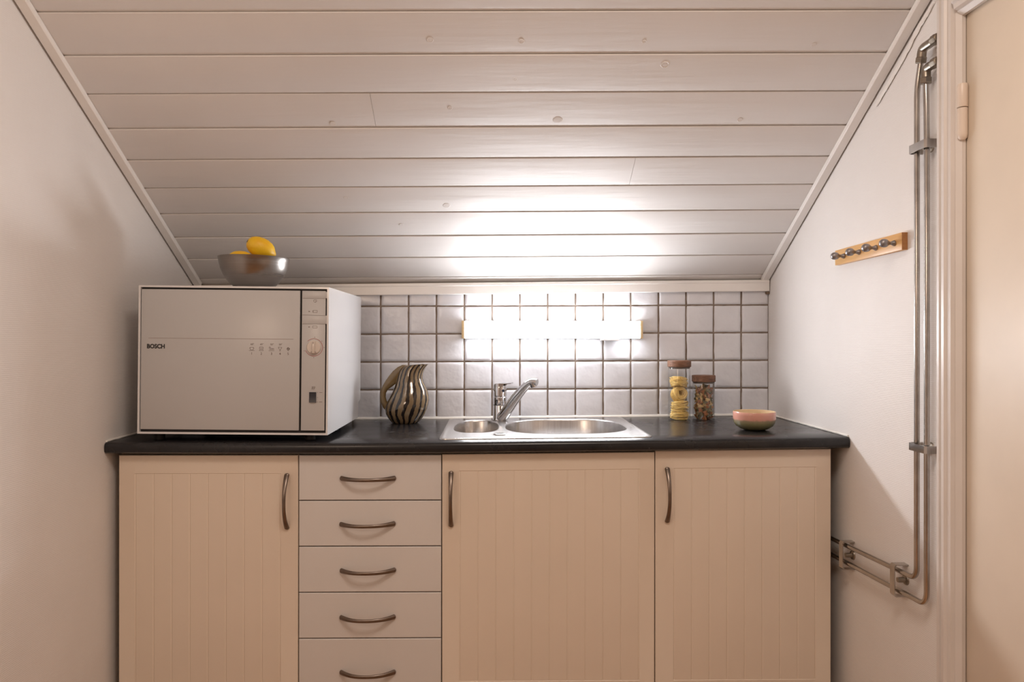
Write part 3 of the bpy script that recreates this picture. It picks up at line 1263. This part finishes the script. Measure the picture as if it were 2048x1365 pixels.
for fx, fy in ((.04, .05), (DWW - .06, .05), (.05, DWD - .1), (DWW - .06, DWD - .1)):
    bm = bmesh.new()
    wx = DWX + fx
    hgt = (.9130 - math.sin(math.radians(.55)) * fx) - zc(wx) - .0003
    lathe(bm, [(0, 0), (.016, 0), (.014, -hgt * .6), (.015, -hgt + .002), (.014, -hgt), (0, -hgt)], 20, (fx, fy, 0))
    link('foot', bm, 'gap', dw)

# ------------------------------------------------------------------ steel bowl and lemons on the dishwasher


def dw_top(x, y):
    lx = x - DWX
    return .9130 + DWH * math.cos(math.radians(.55)) - math.sin(math.radians(.55)) * lx


BX, BY = .3405, .105
BZ = dw_top(BX, BY) + .0008
bm = bmesh.new()
prof = [(0, .0), (.046, .0), (.056, .004), (.071, .018), (.084, .036), (.0935, .056), (.0985, .076), (.1005, .0895), (.1012, .0902), (.0995, .0902), (.0975, .0765), (.0925, .057), (.083, .037), (.070, .0195), (.055, .0062), (.045, .003), (0, .003)]
lathe(bm, prof, 72)
bowl = tag(link('mixing_bowl', bm, 'steelbowl', None, 40), 'brushed steel bowl of lemons on the dishwasher', 'bowl')
bowl.location = (BX, BY, BZ)
bowl.rotation_euler = (0, math.radians(.9), 0)


def lemon(loc, rot, label, sc_=1.0):
    bm = bmesh.new()
    prof = [(0, -.0485), (.0035, -.0480), (.006, -.0462), (.0085, -.0435), (.014, -.0395), (.021, -.033), (.027, -.023), (.0305, -.010), (.031, .003), (.0285, .018), (.0235, .029), (.0175, .0365), (.011, .0405), (.0065, .0420), (.004, .0412), (0, .0405)]
    lathe(bm, prof, 40)
    for v_ in bm.verts:
        q = 1 + .03 * noise.noise(v_.co * 32 + Vector(loc))
        v_.co = Vector((v_.co.x * q, v_.co.y * q, v_.co.z)) * sc_
    o = tag(link('lemon', bm, 'lemon', None, 70), label, 'lemon', None)
    o.location = loc
    o.rotation_euler = Vector(rot).to_track_quat('Z', 'Y').to_euler()
    bm = bmesh.new()
    lathe(bm, [(0, .0432), (.003, .043), (.0045, .0418), (.004, .040)], 12)
    for v_ in bm.verts:
        v_.co *= sc_
    link('stem_scar', bm, 'stem', o)
    return o


lemon((.3575, .116, BZ + .1215), (-.80, -.42, .42), 'yellow lemon on top, rising above the rim of the steel bowl', .98)
lemon((.3080, .088, BZ + .0785), (-.9, .35, .12), 'lower lemon in the steel bowl, only its crown above the rim', 1.0)

# ------------------------------------------------------------------ striped jug
JX, JY = .7420, .452
JS = .0001885
jug = thing('ceramic_jug', 'glazed tan ceramic jug with dark brown stripes and a looped handle', 'jug', (JX, JY, zc(JX) + .0003))
bm = bmesh.new()
# left, right outline of the body in picture units by height (0 = foot, about 1080 = lip)
tab = [(0, 425, 872), (12, 410, 890), (50, 375, 930), (100, 338, 968), (170, 300, 1012), (260, 288, 1052), (340, 308, 1075), (420, 345, 1087), (500, 388, 1078), (580, 430, 1058), (660, 462, 1022), (740, 486, 985), (820, 506, 968), (890, 524, 972), (950, 545, 992), (1000, 574, 1022), (1035, 606, 1052), (1055, 636, 1072)]
SEG = 48
uvl = bm.loops.layers.uv.new('UVMap')
rings = []


def jugring(h, xl_, xr_, inset=0):
    cx_ = (xl_ + xr_) / 2
    rx = (xr_ - xl_) / 2 * JS - inset
    ry = rx * (.90 if h < 700 else .90 - .10 * (h - 700) / 360)
    ring = []
    for i in range(SEG):
        a = 2 * PI * i / SEG
        z = h * JS
        if h > 950:   # lip dips towards the handle side, rises to the spout
            z += (h - 950) / 105 * (.0035 * math.cos(a))
            if math.cos(a) > .6:
                z -= .0015 * (h - 950) / 105
        ring.append(bm.verts.new(((cx_ - 645) * JS + rx * math.cos(a), ry * math.sin(a) * (1 - .35 * max(0, math.cos(a)) * max(0, (h - 850) / 200)), z)))
    return ring


spec = [(h, l_, r_, 0) for h, l_, r_ in tab] + [(1050, 640, 1070, .0045)] + [(h, l_, r_, .0042) for h, l_, r_ in tab[::-1][1:15]]
rr_ = []
for h, l_, r_, ins in spec:
    rr_.append((jugring(h, l_, r_, ins), h))
for (A, ha), (B, hb) in zip(rr_, rr_[1:]):
    for i in range(SEG):
        j = (i + 1) % SEG
        f = bm.faces.new((A[i], A[j], B[j], B[i]))
        for lp, (u_, v_) in zip(f.loops, ((i, ha), (i + 1, ha), (i + 1, hb), (i, hb))):
            lp[uvl].uv = (u_ / SEG, v_ / 1080)
bm.faces.new(rr_[0][0][::-1])
bm.faces.new(rr_[-1][0])
link('body', bm, 'jug', jug, 60)
bm = bmesh.new()
hp = [(690, 1005, 50, 70), (640, 985, 80, 74), (575, 935, 98, 72), (500, 866, 104, 68), (432, 790, 98, 62), (354, 710, 80, 56), (290, 638, 59, 52), (254, 556, 53, 50), (247, 468, 53, 50), (263, 384, 56, 50), (301, 305, 58, 52), (352, 243, 56, 52), (405, 200, 45, 45)]
tube(bm, [((x - 645) * JS, 0, z * JS) for x, z, a, b in hp], [(b * JS, a * JS) for x, z, a, b in hp], 20, flat=(0, 1, 0))
link('handle', bm, 'jughandle', jug, 70)['label'] = 'plain tan loop handle'

# ------------------------------------------------------------------ storage jars


def jar(x, y, h, r, label, lid_h=.0225):
    z = zc(x) + .0003
    t = thing('storage_jar', label, 'jar', (x, y, z))
    bm = bmesh.new()
    gh = h - lid_h - .0035
    ri = r - .0022
    lathe(bm, [(0, 0), (r - .003, 0), (r, .003), (r, gh - .004), (r - .001, gh), (ri, gh), (ri, .006), (ri - .003, .0035), (0, .0035)], 48)
    link('glass_body', bm, 'glass', t)['label'] = 'clear glass cylinder'
    bm = bmesh.new()
    lathe(bm, [(ri - .004, gh - .0025), (ri - .0004, gh - .0025), (ri - .0004, gh + .0002), (r - .001, gh + .0002), (r - .0015, gh + .0033), (0, gh + .0033)], 40)
    link('seal', bm, 'seal', t)
    bm = bmesh.new()
    lr = r + .0022
    lathe(bm, [(0, gh + .0035), (lr - .0015, gh + .0035), (lr, gh + .005), (lr, h - .002), (lr - .002, h), (0, h)], 48)
    link('lid', bm, 'acacia', t)['label'] = 'dark wooden lid'
    return t


J1X, J1Y, J2X, J2Y = 1.6895, .470, 1.7750, .472
jar(J1X, J1Y, .2045, .0380, 'tall glass jar with wooden lid, filled with nests of yellow pasta')
jar(J2X, J2Y, .1520, .0380, 'shorter glass jar with wooden lid, filled with mixed coloured pasta shapes')


def nest_mesh(seed, R=.0315, H=.013, loops=30):
    rnd = random.Random(seed)
    bm = bmesh.new()
    for q in range(loops):
        r0 = R * rnd.uniform(.45, .93)
        z0 = rnd.uniform(-H, H)
        tx, ty = rnd.uniform(-.22, .22), rnd.uniform(-.22, .22)
        ph = rnd.uniform(0, 2 * PI)
        ox, oy = rnd.uniform(-.002, .002), rnd.uniform(-.002, .002)
        bulge = math.sqrt(max(.1, 1 - (z0 / (H * 1.25)) ** 2))
        r0 *= .62 + .38 * bulge
        pts = []
        turns = rnd.uniform(.8, 1.6)
        NN = int(22 * turns)
        for i in range(NN + 1):
            a = ph + 2 * PI * turns * i / NN
            r_ = r0 * (1 + .05 * math.sin(3 * a + q)) * (1 - .12 * i / NN)
            x, y = ox + r_ * math.cos(a), oy + r_ * math.sin(a)
            z = z0 + x * tx + y * ty + .0012 * math.sin(2 * a + q * 1.7)
            m_ = math.hypot(x, y)
            if m_ > R:
                x, y = x * R / m_, y * R / m_
            pts.append((x, y, max(-H, min(H, z))))
        tube(bm, pts, .00095, 5, True)
    return bm


for i, (z, rot, lab, seed) in enumerate([(.0185, (.08, 0, .3), 'lowest pasta nest in the tall jar, resting on the glass bottom', 1), (.0465, (-.12, .1, 1.2), 'second pasta nest from the bottom of the tall jar, lying flat', 2), (.0870, (1.25, .15, .25), 'pasta nest turned on edge with its coil facing out of the tall jar', 3), (.1290, (.22, .12, 2.2), 'topmost pasta nest in the tall jar', 4)]):
    o = tag(link('pasta_nest', nest_mesh(seed, .0336 if i != 2 else .0295, .0150 if i != 2 else .0175, 90), 'pastay', None, 80), lab, 'pasta', 'pasta nests in the tall jar')
    o.location = (J1X + [0, .001, -.001, -.002][i], J1Y, zc(J1X) + .0003 + z)
    o.rotation_euler = rot


def farfalle_mesh(m, seed):
    rnd = random.Random(seed)
    bm = bmesh.new()
    nu, nv = 8, 6
    L_, W_ = .0265, .0195
    top, bot = [], []
    for i in range(nu + 1):
        rt_, rb_ = [], []
        for j in range(nv + 1):
            u_, v_ = -1 + 2 * i / nu, -1 + 2 * j / nv
            pinch = .28 + .72 * min(1, abs(u_) * 1.35)
            x = u_ * L_ / 2 + (.0006 if j % 2 else 0) * (1 if abs(i - nu / 2) == nu / 2 else 0)
            y = v_ * W_ / 2 * pinch
            z = .0042 * (1 - min(1, abs(u_) * 1.5)) * math.cos(v_ * PI * 1.0) + .0022 * math.sin(u_ * 2 + seed)
            rt_.append(bm.verts.new((x, y, z + .0006)))
            rb_.append(bm.verts.new((x, y, z - .0006)))
        top.append(rt_)
        bot.append(rb_)
    for i in range(nu):
        for j in range(nv):
            bm.faces.new((top[i][j], top[i + 1][j], top[i + 1][j + 1], top[i][j + 1]))
            bm.faces.new((bot[i][j], bot[i][j + 1], bot[i + 1][j + 1], bot[i + 1][j]))
    for i in range(nu):
        bm.faces.new((top[i][0], bot[i][0], bot[i + 1][0], top[i + 1][0]))
        bm.faces.new((top[i][nv], top[i + 1][nv], bot[i + 1][nv], bot[i][nv]))
    for j in range(nv):
        bm.faces.new((top[0][j], top[0][j + 1], bot[0][j + 1], bot[0][j]))
        bm.faces.new((top[nu][j], bot[nu][j], bot[nu][j + 1], top[nu][j + 1]))
    o = link('pasta_bow', bm, m, None, 60)
    me = o.data
    bpy.data.objects.remove(o)
    return me


kinds = [('pastag', 'green', 'green pasta bow among the pasta in the shorter jar'), ('pastar', 'red', 'red-brown pasta bow among the pasta in the shorter jar'), ('pastac', 'pale', 'pale yellow pasta bow among the pasta in the shorter jar')]
fm = {k_[0]: [farfalle_mesh(k_[0], s_) for s_ in range(2)] for k_ in kinds}
rnd = random.Random(11)
levels = 10
for lv in range(levels):
    zz_ = .0135 + lv * .0103
    cnt = 9 if lv < levels - 1 else 5
    for q in range(cnt):
        ang_ = 2 * PI * (q + .5 * (lv % 2) + rnd.uniform(-.15, .15)) / max(cnt - 1, 1)
        rad_ = (.0240 if q < cnt - 1 else 0)
        kk = kinds[rnd.choices((0, 1, 2), (5, 5, 3))[0]]
        o = bpy.data.objects.new('pasta_bow', rnd.choice(fm[kk[0]]))
        col.objects.link(o)
        tag(o, kk[2], 'pasta', kk[1] + ' pasta bows in the shorter jar')
        o.location = (J2X + rad_ * math.cos(ang_), J2Y + rad_ * math.sin(ang_), zc(J2X) + zz_ + rnd.uniform(-.002, .002))
        o.rotation_euler = (PI / 2 + rnd.uniform(-.9, .9), rnd.uniform(-1.5, 1.5), ang_ + PI / 2 + rnd.uniform(-.25, .25))

# ------------------------------------------------------------------ stoneware bowl
SBX, SBY = 1.8405, .165
sb = thing('stoneware_bowl', 'small stoneware bowl glazed pink above and green below, near the right wall', 'bowl', (SBX, SBY, zc(SBX) + .0003))
bm = bmesh.new()
lathe(bm, [(0, .001), (.030, .0), (.034, .0012), (.045, .0055), (.0565, .0135), (.0625, .0235), (.0648, .036), (.0652, .050), (.0650, .0585), (.0640, .0600)], 64)
shade_xform(bm, lambda c: Vector((c.x * .957, c.y * .957, c.z * .94)))
link('outer_glaze', bm, 'stoneware', sb, 60)
bm = bmesh.new()
lathe(bm, [(.0640, .0600), (.0626, .0594), (.0622, .050), (.0615, .037), (.0590, .026), (.0530, .0165), (.043, .009), (.030, .0055), (0, .005)], 64)
shade_xform(bm, lambda c: Vector((c.x * .957, c.y * .957, c.z * .94)))
link('inner_glaze', bm, 'stonein', sb, 60)['label'] = 'cream glazed inside'

# ------------------------------------------------------------------ peg rail on the right wall
rail = thing('peg_rail', 'varnished pine rail with four pewter pegs on the right wall', 'rack', (XR, -.138, 1.4115), (math.radians(-.5), 0, 0))
bm = bmesh.new()
box(bm, -.0145, -.0003, -.1700, .1700, -.0212, .0212, .0012)
link('board', bm, 'pine', rail)
bm = bmesh.new()
box(bm, -.0141, -.0005, -.17055, -.1699, -.0208, .0208)
link('end_grain', bm, 'pineend', rail)['label'] = 'dark end grain'
peg = None
for i in range(4):
    y = .114 - .0848 * i
    if peg is None:
        bm = bmesh.new()
        lathe(bm, [(0, -.0142), (.0062, -.0142), (.0075, -.0165), (.0062, -.0195), (.0042, -.024), (.0040, -.028), (.0062, -.031), (.0095, -.0355), (.0106, -.041), (.0098, -.0465), (.007, -.0505), (.003, -.0522), (0, -.0525)], 40, (0, 0, 0), 'x')
        peg = link('peg', bm, 'iron', rail, 60)
        o = peg
    else:
        o = peg.copy()
        col.objects.link(o)
        o.parent = rail
    o.location = (0, y, -.001)

# ------------------------------------------------------------------ heating pipes on the right wall
PX = XR - .0215
CE = DY0 - .004 + .0735 * .62          # far face of the door casing


def nut(bm, c, d, r, h, seg=6):
    d = Vector(d).normalized()
    q = d.to_track_quat('Z', 'Y')
    rr = []
    for rad_, z in ((r * .86, 0), (r, h * .12), (r, h * .88), (r * .86, h)):
        rr.append([bm.verts.new(Vector(c) + q @ Vector((rad_ * math.cos(2 * PI * i / seg), rad_ * math.sin(2 * PI * i / seg), z))) for i in range(seg)])
    for A, B in zip(rr, rr[1:]):
        for i in range(seg):
            j = (i + 1) % seg
            bm.faces.new((A[i], A[j], B[j], B[i]))
    bm.faces.new(rr[0][::-1])
    bm.faces.new(rr[-1])


def pipe(label, pts, corner, el, nutc, nutd):
    t = thing('heating_pipe', label, 'pipe', (PX, pts[0][1], 0), group=None)
    off_ = Vector((PX, pts[0][1], 0))
    L_ = lambda p: Vector(p) - off_
    bm = bmesh.new()
    tube(bm, [L_(p) for p in bend(pts, corner, 8)], .0062, 16)
    link('pipe', bm, 'dullchrome', t, 60)
    bm = bmesh.new()
    nut(bm, L_(nutc), nutd, .0128, .0135)
    link('compression_nut', bm, 'fitting', t, 20)
    bm = bmesh.new()
    tube(bm, [L_(p) for p in bend(el, .012, 6)], .0100, 14)
    e_ = link('elbow', bm, 'fitting', t, 60)
    bm = bmesh.new()
    a = el[-1]
    tube(bm, [L_((a[0], a[1] + .021, a[2])), L_((a[0], a[1] + .018, a[2])), L_((a[0], a[1] + .006, a[2])), L_((a[0], a[1] + .001, a[2]))], [.0102, .0122, .0126, .0112], 8)
    link('compression_nut', bm, 'fitting', t, 20)
    return t


Y1, Y2 = -.3825, -.4210
pipe('chrome heating pipe, the one farther from the door casing', [(PX, .30, .590), (PX, -.36, .6255), (PX, Y1, .628), (PX, Y1, .66), (PX, Y1, 1.755), (PX - .002, Y1 - .0115, 1.806)][0:1] + [(PX, Y1, .6255), (PX, Y1, 1.752), (PX, Y1 - .0155, 1.812)], .028, [(PX, Y1 - .0168, 1.817), (PX, Y1 - .0205, 1.8375), (PX, CE + .0008, 1.8375)], (PX, Y1 - .0140, 1.806), (0, -.25, 1))
pipe('chrome heating pipe, the one right beside the door casing', [(PX, .30, .545), (PX, Y2, .5790), (PX, Y2, 1.60), (PX, Y2 + .002, 1.70), (PX, Y2 + .004, 1.752)], .030, [(PX, Y2 + .004, 1.765), (PX, Y2 + .004, 1.7865), (PX, CE + .0008, 1.7865)], (PX, Y2 + .004, 1.7525), (0, 0, 1))


def clamp(label, c, along, length, wid, depth=.030):
    """chrome clip wrapping both pipes; local x out of the wall, 'along' = direction spanning the pipes"""
    t = thing('pipe_clamp', label, 'clamp', c)
    bm = bmesh.new()
    h, q = length / 2, wid / 2
    d = depth
    th = .0022
    # U-shaped band: front plate and two returns
    if along == 'y':
        out = [(0, -h), (-d + .004, -h), (-d, -h + .005), (-d, h - .005), (-d + .004, h), (0, h), (0, h - th), (-d + .005, h - th), (-d + th, h - .006), (-d + th, -h + .006), (-d + .005, -h + th), (0, -h + th)]
        A = [bm.verts.new((x, y, -q)) for x, y in out]
        B = [bm.verts.new((x, y, q)) for x, y in out]
    else:
        out = [(0, -h), (-d + .004, -h), (-d, -h + .005), (-d, h - .005), (-d + .004, h), (0, h), (0, h - th), (-d + .005, h - th), (-d + th, h - .006), (-d + th, -h + .006), (-d + .005, -h + th), (0, -h + th)]
        A = [bm.verts.new((x, -q, z)) for x, z in out]
        B = [bm.verts.new((x, q, z)) for x, z in out]
    n_ = len(out)
    for i in range(n_):
        j = (i + 1) % n_
        bm.faces.new((A[i], A[j], B[j], B[i]))
    for ring in (A, B):
        for i in range(5):
            bm.faces.new((ring[i], ring[i + 1], ring[10 - i], ring[11 - i]))
    link('band', bm, 'dullchrome', t, 30)
    bm = bmesh.new()
    lathe(bm, [(0, -.022), (.006, -.022), (.0065, -.006), (.012, -.004), (.013, -.0004), (0, -.0004)], 20, axis='x')
    link('screw_base', bm, 'fitting', t)
    return t


clamp('plain grey clip holding both pipes high up beside the door casing', (XR, -.4020, 1.6145), 'y', .068, .019, .0345)
clamp('shiny clip holding both pipes at worktop height', (XR, -.4020, .9300), 'y', .068, .017, .0345)
clamp('clip on the two horizontal pipes nearest their bend', (XR, -.3030, .5975), 'z', .078, .020, .0345)
clamp('clip on the two horizontal pipes beside the cabinet side', (XR, -.0450, .5800), 'z', .078, .020, .0345)
